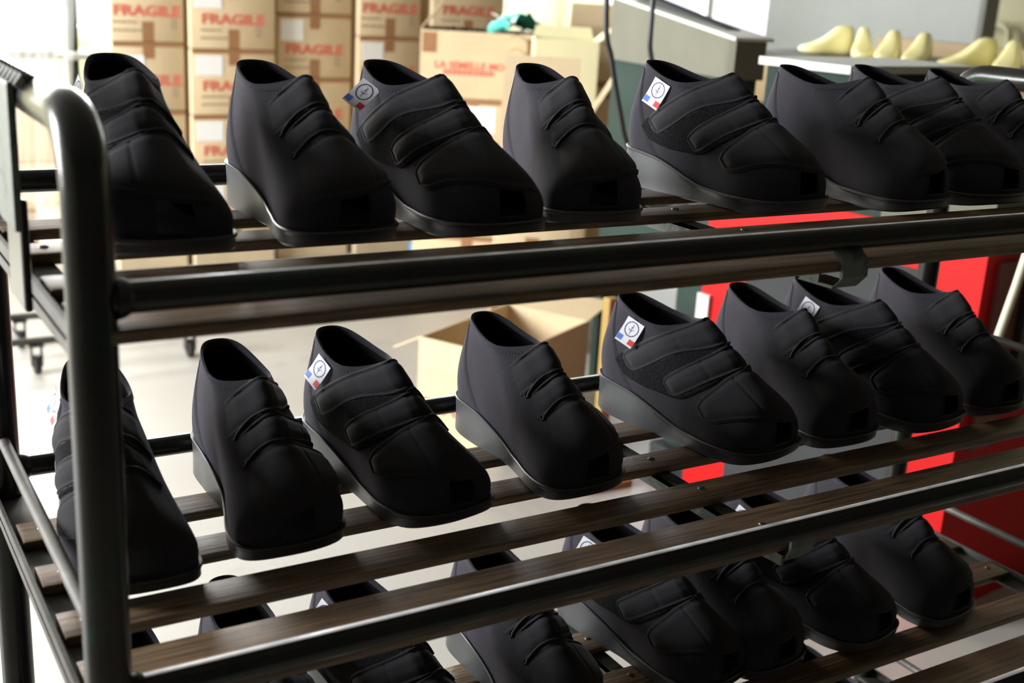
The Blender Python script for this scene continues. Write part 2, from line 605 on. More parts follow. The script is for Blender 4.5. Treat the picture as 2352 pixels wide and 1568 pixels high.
LEN = 303.0
U_DEG = [0, 15, 30, 60, 90, 105, 120, 135, 150, 165, 180]
OUT_LAT = hermite(U_DEG, [0, 22, 34, 42, 45, 53, 61, 63, 56, 33, 0])
OUT_MED = hermite(U_DEG, [0, 22, 33, 38, 40, 50, 61, 66, 63, 45, 0])
COL_HW = hermite(U_DEG, [0, 12, 21, 32, 37, 36, 33, 29, 22, 13, 0])
SOLE_TOP = hermite([-5, 0, 45, 85, 112, 138, 162, 200, 305, 320], [56, 55, 52, 46, 37.5, 28.5, 22.5, 20.5, 21, 21])
SOLE_BOT = hermite([-5, 0, 12, 25, 215, 250, 280, 305, 320], [4, 3, 1, 0, 0, 1, 4, 8, 9])
B_Y = hermite([0, .15, .35, .6, .8, 1], [3, -3, -6, -1, 5, 11])
B_Z = hermite([0, .15, .35, .6, .8, 1], [52, 66, 91, 124, 149, 173])
F_Y = hermite([0, .12, .22, .32, .42, .55, .7, .85, 1], [298, 299, 297, 290, 277, 249, 218, 190, 162])
F_Z = hermite([0, .12, .22, .32, .42, .55, .7, .85, 1], [19, 38, 54, 69.5, 82.5, 101, 123, 146, 168])


def upper_pt(u, v):
    """u: degrees, 0 heel, 180 toe, >180 medial side; v: 0 sole .. 1 collar"""
    side = 1 if u <= 180 else -1
    a = u if u <= 180 else 360 - u
    s = (1 - math.cos(math.radians(a))) / 2
    by, bz, fy, fz = B_Y(v), B_Z(v), F_Y(v), F_Z(v)
    y = by + (fy - by) * s
    z = bz + (fz - bz) * s
    w0 = (1 - v) ** 1.6
    z += w0 * ((SOLE_TOP(B_Y(0) + (F_Y(0) - B_Y(0)) * s) - 2) - (B_Z(0) + (F_Z(0) - B_Z(0)) * s))
    z += -17 * v ** 3 * math.sin(math.pi * s ** 1.25) * (1.15 if side > 0 else 1)
    k = max(0.0, (v - .12) / .88)
    k = 0.45 * k + 0.55 * k * k * (3 - 2 * k)
    o = OUT_LAT(a) if side > 0 else OUT_MED(a)
    # forefoot keeps its width while it climbs, the ankle narrows
    w = o * (1 - k) + COL_HW(a) * k
    w += 7 * math.sin(math.pi * min(1, v * 1.25)) ** 1.0 * math.sin(math.radians(a)) ** 2 * (0.55 + 0.6 * s) if v < .8 else 0
    sa = min(1.0, max(0.0, (a - 95) / 65.0))
    sv = min(1.0, max(0.0, (v - .13) / .5))
    if side < 0:
        sv = min(1.0, max(0.0, (v - .09) / .5))
    w *= 1 - (0.58 if side > 0 else 0.60) * sa * sa * (3 - 2 * sa) * sv * sv * (3 - 2 * sv)
    cx = -7 * (s ** 3) * (1 - v)
    return Vector((side * w + cx, y, z))


NU, NV = 96, 44


def ring(v):
    return [upper_pt(360 * i / NU, v) for i in range(NU)]


VV = [(i / NV) for i in range(NV + 1)]
RINGS = [ring(v) for v in VV]
# smooth along v to take out kinks
for _ in range(2):
    RINGS = [RINGS[0]] + [[(RINGS[i - 1][k] + RINGS[i][k] * 2 + RINGS[i + 1][k]) / 4 for k in range(NU)] for i in range(1, NV)] + [RINGS[NV]]
_vs = [p for r in RINGS for p in r]
_fs = []
for i in range(NV):
    for k in range(NU):
        _fs.append((i * NU + k, i * NU + (k + 1) % NU, (i + 1) * NU + (k + 1) % NU, (i + 1) * NU + k))
BVH = BVHTree.FromPolygons(_vs, _fs)

S_DIR = Vector((0, 0.785, -0.619)).normalized()
S_NRM = Vector((0, 0.619, 0.785)).normalized()
S_ORG = Vector((0, 162, 163))
AX = 40.0


def surf(s, q):
    """point on the upper: s mm down the instep ridge, q mm round the foot (+ lateral, - medial)"""
    sg = 1 if q >= 0 else -1
    aq = abs(q)
    base = S_ORG + S_DIR * s - S_NRM * AX
    arc = AX * math.pi / 2
    if aq <= arc:
        th = aq / AX
        org, d = base, Vector((sg * math.sin(th), 0, 0)) + S_NRM * math.cos(th)
    else:
        org, d = base - S_NRM * (aq - arc), Vector((sg, 0, 0))
    hit = BVH.ray_cast(org, d)
    if hit[0] is None:
        near = BVH.find_nearest(org + d * 40)
        return near[0]
    return hit[0]


def patch(cs, hw, q0, q1, hfun, n_q=46, n_b=21, lift=lambda t: 0.0, tip0=False, tip1=True, rnd=10.0):
    """padded strip on the upper: cs(q) centre, hw(q) half width; hfun(distance to edge) thickness"""
    qs = [q0 + (q1 - q0) * i / (n_q - 1) for i in range(n_q)]
    extra = [0.6, 1.6, 3, 4.6, 6.5]
    if tip1:
        qs = sorted(set(qs + [q1 - e for e in extra]))
    bs = []
    for j in range(n_b):
        t = -1 + 2 * j / (n_b - 1)
        bs.append(math.copysign(1 - (1 - abs(t)) ** 1.7, t))
    G, Hh, Lf = [], [], []
    for q in qs:
        w = hw(q)
        dt = (q1 - q) if tip1 else 1e9
        dt0 = (q - q0) if tip0 else 1e9
        e = 1.0
        if dt < rnd:
            e = math.sqrt(max(0.0, 1 - (1 - dt / rnd) ** 2)) * 0.72 + 0.28
        row, hr = [], []
        for b in bs:
            row.append(surf(cs(q) + b * w * e, q))
            d = min((1 - abs(b)) * w * e, dt, dt0)
            hr.append(hfun(d, q))
        G.append(row)
        Hh.append(hr)
        Lf.append(lift((q - q0) / (q1 - q0)))
    R, Cn = len(G), n_b
    # light smoothing of the surface samples
    for _ in range(2):
        G2 = [r[:] for r in G]
        for i in range(1, R - 1):
            for j in range(1, Cn - 1):
                G2[i][j] = (G[i][j] * 2 + G[i - 1][j] + G[i + 1][j] + G[i][j - 1] + G[i][j + 1]) / 6
        G = G2
    top, bot = [], []
    for i in range(R):
        tr, br = [], []
        for j in range(Cn):
            du = G[min(i + 1, R - 1)][j] - G[max(i - 1, 0)][j]
            dv = G[i][min(j + 1, Cn - 1)] - G[i][max(j - 1, 0)]
            n = du.cross(dv)
            if n.length < 1e-9:
                n = Vector((0, 0, 1))
            n.normalize()
            if n.dot(G[i][j] - Vector((0, G[i][j].y - 25, 60))) < 0:
                n = -n
            tr.append(G[i][j] + n * (Hh[i][j] + Lf[i]))
            br.append(G[i][j] + n * (Lf[i] + (-0.6 if Lf[i] < 0.3 else 0.0)))
        top.append(tr)
        bot.append(br)
    mb = MB()
    mb.grid(top)
    mb.grid(bot, flip=True)
    loop_t = top[0] + [r[-1] for r in top[1:]] + top[-1][::-1][1:] + [r[0] for r in top[::-1]][1:-1]
    loop_b = bot[0] + [r[-1] for r in bot[1:]] + bot[-1][::-1][1:] + [r[0] for r in bot[::-1]][1:-1]
    n = len(loop_t)
    mb.add(loop_t + loop_b, [(k, (k + 1) % n, n + (k + 1) % n, n + k) for k in range(n)])
    return mb, top


def pad(d, q, full=5.2):
    pts = [(0, 0.8), (0.7, 2.7), (1.8, 3.7), (3.4, 3.7), (4.6, 2.5), (5.8, 2.9), (9, 4.3), (14, full), (99, full)]
    for (a, ha), (b, hb) in zip(pts, pts[1:]):
        if d <= b:
            return ha + (hb - ha) * (d - a) / (b - a)
    return full


def lerp_fn(pts):
    return hermite([p[0] for p in pts], [p[1] for p in pts])


STRAPS = [
    # centre s(q), half width(q), q0, q1
    (lerp_fn([(-75, 22), (-40, 20), (0, 17.5), (40, 6), (80, -9), (120, -22), (155, -34)]), lerp_fn([(-75, 25), (0, 25), (40, 21.5), (60, 19), (110, 18.5), (155, 17)]), -62, 144),
    (lerp_fn([(-75, 72), (-40, 69), (0, 64), (50, 57), (110, 41)]), lerp_fn([(-75, 20), (0, 20.5), (60, 19), (110, 17)]), -52, 106),
    (lerp_fn([(-75, 131), (-40, 129), (0, 126), (30, 119), (75, 103)]), lerp_fn([(-75, 40), (-40, 42), (0, 43), (30, 36), (55, 24), (75, 16)]), -44, 78),
]


def fade(q, q0):
    """the strap grows out of the upper on the medial side"""
    return min(1.0, max(0.0, (q - q0) / 22.0))


def make_shoe(kind):
    """kind 'R' or 'L'; returns list of (part name, mesh, material, parent index)"""
    parts = []
    mm = 0.001
    sgn = 1 if kind == 'R' else -1

    def fin(mb, name, mats, parent=None, angle=40, origin=(0, 0, 0)):
        o_ = (origin[0] * mm * sgn, origin[1] * mm, origin[2] * mm)
        mb.v = [(p[0] * mm * sgn - o_[0], p[1] * mm - o_[1], p[2] * mm - o_[2]) for p in mb.v]
        me = mb.mesh(name, mats, True, angle)
        parts.append((name, me, parent, o_))
        return len(parts) - 1

    # upper: outer shell + inner lining as one closed skin with a toe opening
    mb = MB()
    th = 3.0
    outer, inner = [], []
    for i in range(NV + 1):
        ro, ri = [], []
        for k in range(NU):
            p = RINGS[i][k]
            du = RINGS[i][(k + 1) % NU] - RINGS[i][k - 1]
            dv = RINGS[min(i + 1, NV)][k] - RINGS[max(i - 1, 0)][k]
            n = du.cross(dv).normalized()
            ro.append(p)
            ri.append(p - n * th)
        outer.append(ro)
        inner.append(ri)

    def hole(i, k):
        a = abs(360 * (k + .5) / NU - 180)
        v = (i + .5) / NV
        return (a < 7 and 0.05 < v < 0.275) and not (a > 4 and v > 0.245)
    vo = [p for r in outer for p in r]
    vi = [p for r in inner for p in r]
    N = len(vo)
    fo, fi, fr = [], [], []
    for i in range(NV):
        for k in range(NU):
            if hole(i, k):
                continue
            a, b, c, d = i * NU + k, i * NU + (k + 1) % NU, (i + 1) * NU + (k + 1) % NU, (i + 1) * NU + k
            fo.append((a, b, c, d))
            fi.append((N + d, N + c, N + b, N + a))
            for (ii, kk, e0, e1) in ((i - 1, k, a, b), (i + 1, k, d, c), (i, k - 1, a, d), (i, (k + 1) % NU, b, c)):
                if 0 <= ii < NV and hole(ii, kk % NU):
                    fr.append((e0, e1, N + e1, N + e0))
    for k in range(NU):
        a, b = NV * NU + k, NV * NU + (k + 1) % NU
        fr.append((a, b, N + b, N + a))
    mb.v = [tuple(p) for p in vo + vi]
    mb.f = fo + fi + fr
    mb.m = [0] * len(fo) + [1] * len(fi) + [0] * len(fr)
    iu = fin(mb, 'upper', [FELT, LINING])

    # heel counter: padded panel round the heel, edge seam visible
    mb = MB()
    G = []
    us = [-62 + 124 * j / 40 for j in range(41)]
    for i in range(24):
        v = 0.0 + 0.93 * i / 23
        row = []
        for ud in us:
            lim = 62 - 34 * max(0, v) ** 1.0
            uu = ud * lim / 62.0
            p = Vector(upper_pt(uu % 360, v))
            q = Vector(upper_pt((uu + 1.5) % 360, v)) - Vector(upper_pt((uu - 1.5) % 360, v))
            r = Vector(upper_pt(uu % 360, min(1, v + .02))) - Vector(upper_pt(uu % 360, max(0, v - .02)))
            n = q.cross(r).normalized()
            e = (1 - abs(ud) / 62) * 55
            h = 0.2 + 1.5 * min(1, max(0, e) / 3.0) ** 0.6
            row.append(p + n * h)
        G.append(row)
    mb.grid(G)
    fin(mb, 'heel_counter', FELT)

    # collar band with a stitch row
    mb = MB()
    rows = [(.945, 0.1), (.948, 0.7), (.965, 0.9), (.992, 0.9), (1.0, 0.3), (1.0, -2.2), (.992, -3.5), (.95, -3.7), (.94, -3.0)]
    G = []
    for k in range(NU + 1):
        u = 360 * (k % NU) / NU
        pr = []
        for v, h in rows:
            p = upper_pt(u, v)
            t = upper_pt((u + 2) % 360, v) - upper_pt((u - 2) % 360, v)
            b = upper_pt(u, v) - upper_pt(u, v - .04)
            n = t.cross(b).normalized()
            up = Vector((0, 0, 1.6)) if v == 1.0 else Vector((0, 0, 0))
            pr.append(p + n * h + up)
        G.append(pr)
    mb.grid(G)
    ic = fin(mb, 'collar_band', FELT, None, 60)
    mb = MB()
    for k in range(104):
        u = 360 * k / 104
        if 146 < u < 214:
            continue
        p = upper_pt(u, .944)
        t = (upper_pt((u + 1.2) % 360, .944) - upper_pt((u - 1.2) % 360, .944)).normalized()
        b = (upper_pt(u, .96) - upper_pt(u, .92)).normalized()
        n = t.cross(b).normalized()
        c = p + n * 0.9
        mb.tube([c - t * 1.3, c, c + t * 1.3], [.28, .5, .28], 6)
    fin(mb, 'stitching', THREAD, ic)

    # loop pad under the strap tips
    nz = random.Random(3)
    pc = lerp_fn([(6, 42), (60, 36), (100, 18), (125, -2), (162, -38)])
    pw = lerp_fn([(6, 40), (60, 44), (100, 45), (125, 36), (162, 24)])
    mb, _ = patch(pc, pw, 8, 160, lambda d, q: 0.3 + min(1.6, d * .8) + nz.random() * .5, 40, 31, rnd=26)
    fin(mb, 'loop_pad', LOOPM)

    # three straps
    for n_, (cs, hw, q0, q1) in enumerate(STRAPS):
        full = (5.4, 5.6, 5.4)[n_]
        lf = (lambda t: 0.0) if kind == 'R' else (lambda t: 7.0 * max(0, (t - .55) / .45) ** 2)
        seam = (58, 46, 20)[n_]

        def hf(d, q, q0=q0, seam=seam, full=full, n_=n_):
            h = pad(d, q, full)
            if d > 4.5:
                for sm in ((seam, 4) if n_ < 2 else (seam,)):
                    h -= 1.3 * math.exp(-((q - sm) / 1.6) ** 2)
                if q < 0:
                    h -= 1.2 * min(1, -q / 25)
            return 0.35 + (h - 0.35) * fade(q, q0)
        mb, top = patch(cs, hw, q0, q1, hf, 60, 25, lift=lf, rnd=15 if n_ < 2 else 18)
        si = fin(mb, 'strap', STRAPM, None, 60)
        # rolled binding along the strap's border
        loop = [r[0] for r in top][6:] + top[-1][1:-1] + [r[-1] for r in top[::-1]][:-6]
        mb = MB()
        path = loop
        rs = [1.35] * len(path)
        for k in range(4):
            rs[k] = rs[-1 - k] = 0.5 + 0.2 * k
        mb.tube([p for p in path], rs, 8)
        fin(mb, 'strap_binding', BINDM, si, 80)
    # slits on the medial side: rolled lips ending in a small hook
    for s_mid, qend in ((45.5, -54), (87.0, -46)):
        pts = []
        for i in range(20):
            q = qend + (4 - qend) * i / 19
            p = surf(s_mid + (5.0 * (i / 19.0 - 1) ** 2) - 5.5 * math.sin(math.pi * i / 19.0) + (2 if i == 0 else 0), q)
            c = Vector((0, p.y - 15, 70))
            n = (p - c).normalized()
            pts.append(p + n * (1.2 + 3.3 * math.sin(min(1, i / 9.0) * math.pi / 2)))
        hook = [pts[0] + S_DIR * -5.5 + Vector((-0.6, 0, 0)), pts[0] + S_DIR * -4 + S_NRM * -3.2, pts[0] + S_NRM * -2.6]
        mb = MB()
        mb.tube(hook + pts, [1.0, 1.6, 2.0] + [2.0] * 12 + [1.6] * 5 + [1.2, .9, .6], 10)
        fin(mb, 'slit_binding', BINDM, None, 80)

    # toe opening binding
    mb = MB()
    hk = [k for k in range(NU) if any(hole(i, k) for i in range(NV))]
    lo = [i for i in range(NV) if hole(i, hk[len(hk) // 2])]
    sd = [i for i in range(NV) if hole(i, hk[0])]
    ka, kb, ia, ib, ic_ = hk[0], hk[-1] + 1, lo[0], lo[-1] + 1, sd[-1] + 1
    lp = [RINGS[i][ka] for i in range(ia, ic_ + 1)] + [RINGS[ib][k] for k in range(ka + 1, kb)] + [RINGS[i][kb] for i in range(ic_, ia, -1)] + [RINGS[ia][k] for k in range(kb, ka, -1)]
    mb.tube(lp, 1.6, 8, closed=True)
    fin(mb, 'toe_binding', BINDM, None, 80)

    # sole
    def outline(off):
        pts = []
        for k in range(NU):
            u = 360 * k / NU
            a = u if u <= 180 else 360 - u
            sd = 1 if u <= 180 else -1
            s = (1 - math.cos(math.radians(a))) / 2
            y = -3 + LEN * s
            w = OUT_LAT(a) if sd > 0 else OUT_MED(a)
            pts.append(Vector((sd * w - 7 * s ** 3, y, 0)))
        res = []
        for k in range(NU):
            t = pts[(k + 1) % NU] - pts[k - 1]
            n = Vector((t.y, -t.x, 0)).normalized()
            if n.dot(pts[k] - Vector((0, LEN / 2, 0))) < 0:
                n = -n
            res.append(pts[k] + n * off)
        return res
    rows = []
    for off, fz in ((-6, ('b', 0)), (0.5, ('b', 0)), (2.5, ('b', 2.2)), (2.2, ('m', .35)), (2.4, ('m', .7)), (3.2, ('t', -4.2)), (4.4, ('t', -2.6)), (4.6, ('t', -.6)), (3.6, ('t', .5)), (0, ('t', .5)), (-7, ('t', -.5))):
        r = []
        for p in outline(off):
            t, b = SOLE_TOP(p.y), SOLE_BOT(p.y)
            z = {'b': b + fz[1], 'm': b + (t - b) * fz[1], 't': t + fz[1]}[fz[0]]
            r.append(Vector((p.x, p.y, z)))
        rows.append(r)
    mb = MB()
    mb.loft(rows, cap=False)
    n = NU
    for rr in (rows[0], rows[-1]):
        half = NU // 2
        o = len(mb.v)
        mb.v += [tuple(p) for p in rr]
        for k in range(1, half):
            a, b, c, d = k, k + 1, (NU - k - 1) % NU, NU - k
            f = (o + a, o + b, o + c, o + d) if b != c else (o + a, o + b, o + d)
            mb.f.append(f)
            mb.m.append(0)
        mb.f.append((o + 0, o + 1, o + NU - 1))
        mb.m.append(0)
    fin(mb, 'sole', RUBBER, None, 30)

    # white tag on the lateral side under the collar
    if kind == 'R':
        W_, H_ = 29.0, 37.0
        c0 = upper_pt(76, .935)
        nrm = Vector((1, .12, .10)).normalized()
        dn = Vector((0.10, -0.36, -0.90))
        dn = (dn - nrm * dn.dot(nrm)).normalized()
        rt = dn.cross(nrm).normalized()
        if rt.y < 0:
            rt = -rt
        org = c0 + nrm * 4.2

        def tp(x, y, h=0.0):
            curl = 5.0 * (y / H_) ** 2
            return org + rt * x + dn * y + nrm * (curl + h)
        mb = MB()
        nx_, ny_ = 6, 12
        G = [[tp(-W_ / 2 + W_ * j / nx_, H_ * i / ny_) for j in range(nx_ + 1)] for i in range(ny_ + 1)]
        G2 = [[tp(-W_ / 2 + W_ * j / nx_, H_ * i / ny_, -.5) for j in range(nx_ + 1)] for i in range(ny_ + 1)]
        mb.grid(G)
        mb.grid(G2, flip=True)
        lt = G[0] + [r[-1] for r in G[1:]] + G[-1][::-1][1:] + [r[0] for r in G[::-1]][1:-1]
        lb = G2[0] + [r[-1] for r in G2[1:]] + G2[-1][::-1][1:] + [r[0] for r in G2[::-1]][1:-1]
        n2 = len(lt)
        mb.add(lt + lb, [(k, (k + 1) % n2, n2 + (k + 1) % n2, n2 + k) for k in range(n2)])
        it = fin(mb, 'tag', TAGW, None, 50, org)
        for nm, x0, x1, m in (('blue_patch', -14.2, -5.2, TAGB), ('red_patch', 5.2, 14.2, TAGR)):
            mb = MB()
            mb.grid([[tp(x0 + (x1 - x0) * j / 2, 26.6 + 7.8 * i / 3, .12) for j in range(3)] for i in range(4)])
            fin(mb, nm, m, it, 40, org)
        mb = MB()
        cy = 13.4

        def ringpts(r0, r1, n3, sc):
            G = []
            for k in range(n3 + 1):
                a = 2 * math.pi * k / n3
                ro = r1 + sc * abs(math.sin(a * 10))
                G.append([tp(r0 * math.cos(a), cy + r0 * math.sin(a), .14), tp(ro * math.cos(a), cy + ro * math.sin(a), .14)])
            return G
        mb.grid(ringpts(9.6, 10.5, 120, .9))

        def stroke(x0, y0, x1, y1, w=.32):
            dx, dy = x1 - x0, y1 - y0
            l = math.hypot(dx, dy)
            px, py = -dy / l * w, dx / l * w
            q = [(x0 + px, y0 + py), (x1 + px, y1 + py), (x1 - px, y1 - py), (x0 - px, y0 - py)]
            mb.add([tp(a, cy + b, .14) for a, b in q], [(0, 1, 2, 3)])
        for st in ((-1, -7.5, 1.2, -4.5), (1.2, -4.5, -1.6, -1.2), (-1.6, -1.2, 2.2, -2.8), (-.6, -4.4, .2, 3.4), (.2, 3.4, 3.4, -.6), (.2, 3.4, -2.6, 1.2), (-.2, 3.6, .4, 7.6), (-5.6, -.2, -4.9, -.2), (4.9, .6, 5.6, .6), (-3.4, .5, -3.2, 3)):
            stroke(*st)
        fin(mb, 'seal_print', TAGN, it, 40, org)
    return parts


PROTO = {'R': make_shoe('R'), 'L': make_shoe('L')}


def build_shoe(kind, label, X, Y, Z, yaw, scale, group, flare=(0, 0, 0)):
    root = thing('velcro_shoe', label, 'shoe', P(X, Y, Z), math.pi + yaw, group)
    root.scale = (scale, scale, scale)
    objs = []
    for nm, me, par, org in PROTO[kind]:
        o = link(nm, me, root if par is None else objs[par])
        if par is None:
            o.location = org
        if nm == 'tag':
            o.rotation_euler = flare
        objs.append(o)
    return root


FLARE = {(0, 2): (-.1, -.45, .55), (0, 0): (.1, -.15, 0), (2, 2): (0, -.12, .1), (2, 4): (.1, -.2, .2), (1, 4): (.05, -.12, .1), (1, 2): (-.05, -.1, 0)}
TAGTXT = 'with a white tag'
ORD = ['leftmost', 'second from the left', 'third from the left', 'fourth from the left', 'fifth from the left', 'sixth from the left', 'seventh from the left', 'eighth from the left']
ROWS = {
    0: ('top shelf', -.1, [('R', .375, 1.402, -.06, .984), ('L', .825, 1.365, .081, .962), ('R', 1.27, 1.353, .114, .978), ('L', 1.953, 1.411, -.165, .961),
                           ('R', 2.541, 1.422, .161, 1.002), ('L', 3.175, 1.320, .14, 1.0), ('R', 3.641, 1.335, .06, 1.01), ('L', 4.179, 1.367, -.03, .981)]),
    1: ('middle shelf', -1.1, [('R', .262, 1.405, -.075, 1.0), ('L', .718, 1.445, .036, .99), ('R', 1.135, 1.445, .17, 1.0), ('L', 1.80, 1.445, .101, .99),
                               ('R', 2.508, 1.445, .242, 1.04), ('L', 3.15, 1.445, .03, 1.02), ('R', 3.52, 1.425, .16, 1.04), ('L', 4.141, 1.445, .001, 1.02)]),
    2: ('lower shelf', -2.075, [('L', .30, 1.425, .03, 1.040), ('L', .72, 1.445, .05, 1.050), ('R', 1.13, 1.385, .20, 1.050), ('L', 1.785, 1.402, .05, 1.043),
                                ('R', 2.36, 1.425, .22, 1.050), ('L', 2.80, 1.415, .11, 1.040), ('R', 3.20, 1.385, .24, 1.060), ('L', 3.84, 1.405, .13, 1.071)]),
    3: ('bottom shelf', -3.075, [('L', 3.05, 1.355, .05, 1.0), ('L', 3.75, 1.335, .1, 1.0)]),
}
for rr, (nm, z, lst) in ROWS.items():
    for i, (k, X, Y, yaw, sc) in enumerate(lst):
        if k == 'R':
            lab = 'black felt shoe %s, %s on the %s' % (TAGTXT, ORD[i], nm)
        else:
            lab = 'black felt shoe with no tag, %s on the %s' % (ORD[i], nm)
        if rr == 3:
            lab = ('black felt shoe on the bottom shelf, the left one' if i == 0 else 'black felt shoe on the bottom shelf, the right one')
        build_shoe(k, lab, X, Y, z, yaw, sc, 'black shoes on the ' + nm, FLARE.get((rr, i), (0, 0, 0)))

#BACKGROUND
# ------------------------------------------------------------------ background: stacked cartons
FRAGILE = text_mesh('FRAGILE', 0.052, 0.315, 0.035)
FRAGILE.materials.append(REDINK)
LSM1 = text_mesh('LA SEMELLE MO', 0.034, 0.32, 0.03)
LSM1.materials.append(REDINK)


def carton(label, x0, x1, y0, depth, z0, z1, text='fragile', label_at=None, group='fragile cartons stacked along the back wall', tone=KRAFT, tape=True, yaw=0.0):
    """closed shipping carton, front face towards -y"""
    w, h = x1 - x0, z1 - z0
    root = thing('carton', label, 'box', ((x0 + x1) / 2, y0 + depth / 2, z0), yaw, group)
    hw, hd = w / 2, depth / 2
    mb = MB()
    mb.box((-hw, -hd, 0.0), (hw, hd, h - .004), bev=.006)
    for sy in (-1, 1):      # the two outer flaps meet in the middle of the lid
        mb.box((-hw + .002, min(0, sy * hd) + (.001 if sy > 0 else .003), h - .005), (hw - .002, max(0, sy * hd) - (.003 if sy > 0 else .001), h - .001), bev=.001)
    mb.build('carton_body', tone, root)
    if tape:
        tw = .055
        for a, b in (((-tw / 2, -hd - .0012, h - .075), (tw / 2, -hd + .001, h)), ((-tw / 2, -hd - .0012, 0.001), (tw / 2, -hd + .001, .095)),
                     ((-hw + .004, -hd - .0010, h - .020), (hw - .004, -hd + .001, h))):
            MB().box(a, b).build('tape', TAPE, root, False)
    if text == 'fragile':
        o = link('lettering', FRAGILE, root)
        o.location = (0.0, -hd - .0016, h * .45)
        o.rotation_euler = (math.pi / 2, 0, 0)
        k = MB()            # faint illegible print under the red word
        rr = random.Random(int(x0 * 1000 + z0 * 100))
        for row in (0, 1):
            x = -.165
            while x < (-.055, -.01)[row]:
                l = rr.uniform(.008, .026)
                k.box((x, -hd - .0014, h * (.27 - .12 * row)), (x + l, -hd + .001, h * (.27 - .12 * row) + .009))
                x += l + .006
        for q in range(4):
            k.box((.11, -hd - .0014, h * .2 + q * .018), (.14, -hd + .001, h * .2 + q * .018 + .008))
        tag(k.build('faint_print', BLACKINK, root, False), kind='stuff')
    if label_at:
        lx, lz, lw, lh = label_at
        MB().box((-hw + lx, -hd - .002, h - lz - lh), (-hw + lx + lw, -hd + .001, h - lz)).build('paper_label', PAPER, root, False)
    return root


def pallet(label, x0, x1, y0, y1, h):
    root = thing('platform', label, 'platform', ((x0 + x1) / 2, (y0 + y1) / 2, 0), 0, 'low platforms under the carton stacks')
    hw, hd = (x1 - x0) / 2, (y1 - y0) / 2
    MB().box((-hw, -hd, h - .02), (hw, hd, h), bev=.002).build('board', TANM, root, False)
    MB().box((-hw + .004, -hd + .006, 0), (hw - .004, hd, h - .02), bev=.002).build('plinth', TANM, root, False)
    return root


STACKS = [  # name, x0, x1, base heights
    ('left end stack', 1.19, 1.535, [.14, .463, .786, 1.109, 1.432]),
    ('second stack from the left', 1.558, 1.985, [.128, .447, .766, 1.085, 1.404]),
    ('third stack from the left', 2.012, 2.418, [.29, .613, .945, 1.268, 1.60]),
    ('fourth stack from the left', 2.447, 2.80, [.195, .518, .841, 1.164, 1.487]),
    ('stack behind the open cartons', 2.862, 3.30, [.20, .523, .846, 1.169, 1.492]),
]
LEVEL = ['lowest', 'second lowest', 'middle', 'second highest', 'topmost']
for si, (nm, x0, x1, zs) in enumerate(STACKS):
    yb = 5.0 + (0.03, 0.0, 0.05, 0.02, 0.0)[si]
    pallet('low pale wooden platform under the %s of cartons' % nm, x0, x1, yb, yb + .5, zs[0] - .002)
    for k, z in enumerate(zs):
        ztop = zs[k + 1] - .002 if k + 1 < len(zs) else z + .32
        lb = None
        if si == 1:
            lb = (.02, .03, .135, .095)
        elif si == 2 and k in (2, 3):
            lb = (.02, .03, .12, .105)
        elif si == 3 and k in (1, 2):
            lb = (.02, .03, .12, .09)
        elif si == 0 and k == 2:
            lb = (.03, .06, .12, .07)
        carton('brown %s carton marked FRAGILE, %s in the %s' % ('labelled' if lb else 'plain', LEVEL[k], nm), x0, x1, yb, .42, z, ztop, label_at=lb)


def open_carton(label, cx, cy, z0, w, d, h, yaw, flaps, text=None, tone=KRAFT, inside=KRAFTD, group=None):
    """open box; flaps = {side: (length, angle from vertical outwards in degrees)}, sides f b l r"""
    root = thing('open_carton', label, 'box', (cx, cy, z0), yaw, group)
    t = .005
    hw, hd = w / 2, d / 2
    mb = MB()
    mb.box((-hw, -hd, 0), (hw, hd, t))
    mb.box((-hw, -hd, 0), (hw, -hd + t, h))
    mb.box((-hw, hd - t, 0), (hw, hd, h))
    mb.box((-hw, -hd + t, 0), (-hw + t, hd - t, h))
    mb.box((hw - t, -hd + t, 0), (hw, hd - t, h))
    mb.build('carton_body', tone, root, False)
    mb = MB()
    e = t + .0015
    mb.box((-hw + t, -hd + t, t), (hw - t, hd - t, t + .001))
    mb.build('carton_lining', inside, root, False)
    for sd, (ln, an) in flaps.items():
        a = math.radians(an)
        o = Vector({'f': (0, -1, 0), 'b': (0, 1, 0), 'l': (-1, 0, 0), 'r': (1, 0, 0)}[sd])
        al = Vector((0, 0, 1)).cross(o)
        half = (hw if sd in 'fb' else hd) - .003
        base = o * (hd if sd in 'fb' else hw) + Vector((0, 0, h))
        dr = o * math.sin(a) + Vector((0, 0, 1)) * math.cos(a)
        n = al.cross(dr) * t
        q = [base - al * half, base + al * half, base + al * (half - .012) + dr * ln, base - al * (half - .012) + dr * ln]
        m = MB()
        m.add(q + [p + n for p in q], [(0, 1, 2, 3), (7, 6, 5, 4), (0, 4, 5, 1), (1, 5, 6, 2), (2, 6, 7, 3), (3, 7, 4, 0)])
        m.build('flap', tone, root, False)
    if text == 'fragile':
        o = link('lettering', FRAGILE, root)
        o.location = (-hw + .19, -hd - .0016, h * .42)
        o.rotation_euler = (math.pi / 2, 0, 0)
    elif text == 'semelle':
        o = link('lettering', LSM1, root)
        o.location = (-.04, -hd - .0016, h * .50)
        o.rotation_euler = (math.pi / 2, 0, 0)
        k = MB()            # second line of the red print, too soft to read
        rr = random.Random(5)
        x = -.16
        while x < .07:
            l = rr.uniform(.008, .02)
            k.box((x, -hd - .0014, h * .36), (x + l, -hd + .001, h * .36 + .022))
            x += l + .005
        tag(k.build('faint_print', REDINK, root, False), kind='stuff')
        MB().box((-hw + .01, -hd - .0012, h - .10), (-hw + .075, -hd + .001, h - .01)).build('tape', TAPE, root, False)
        MB().box((hw - .05, -hd - .0012, h - .10), (hw - .005, -hd + .001, h - .02)).build('tape', TAPE, root, False)
    return root


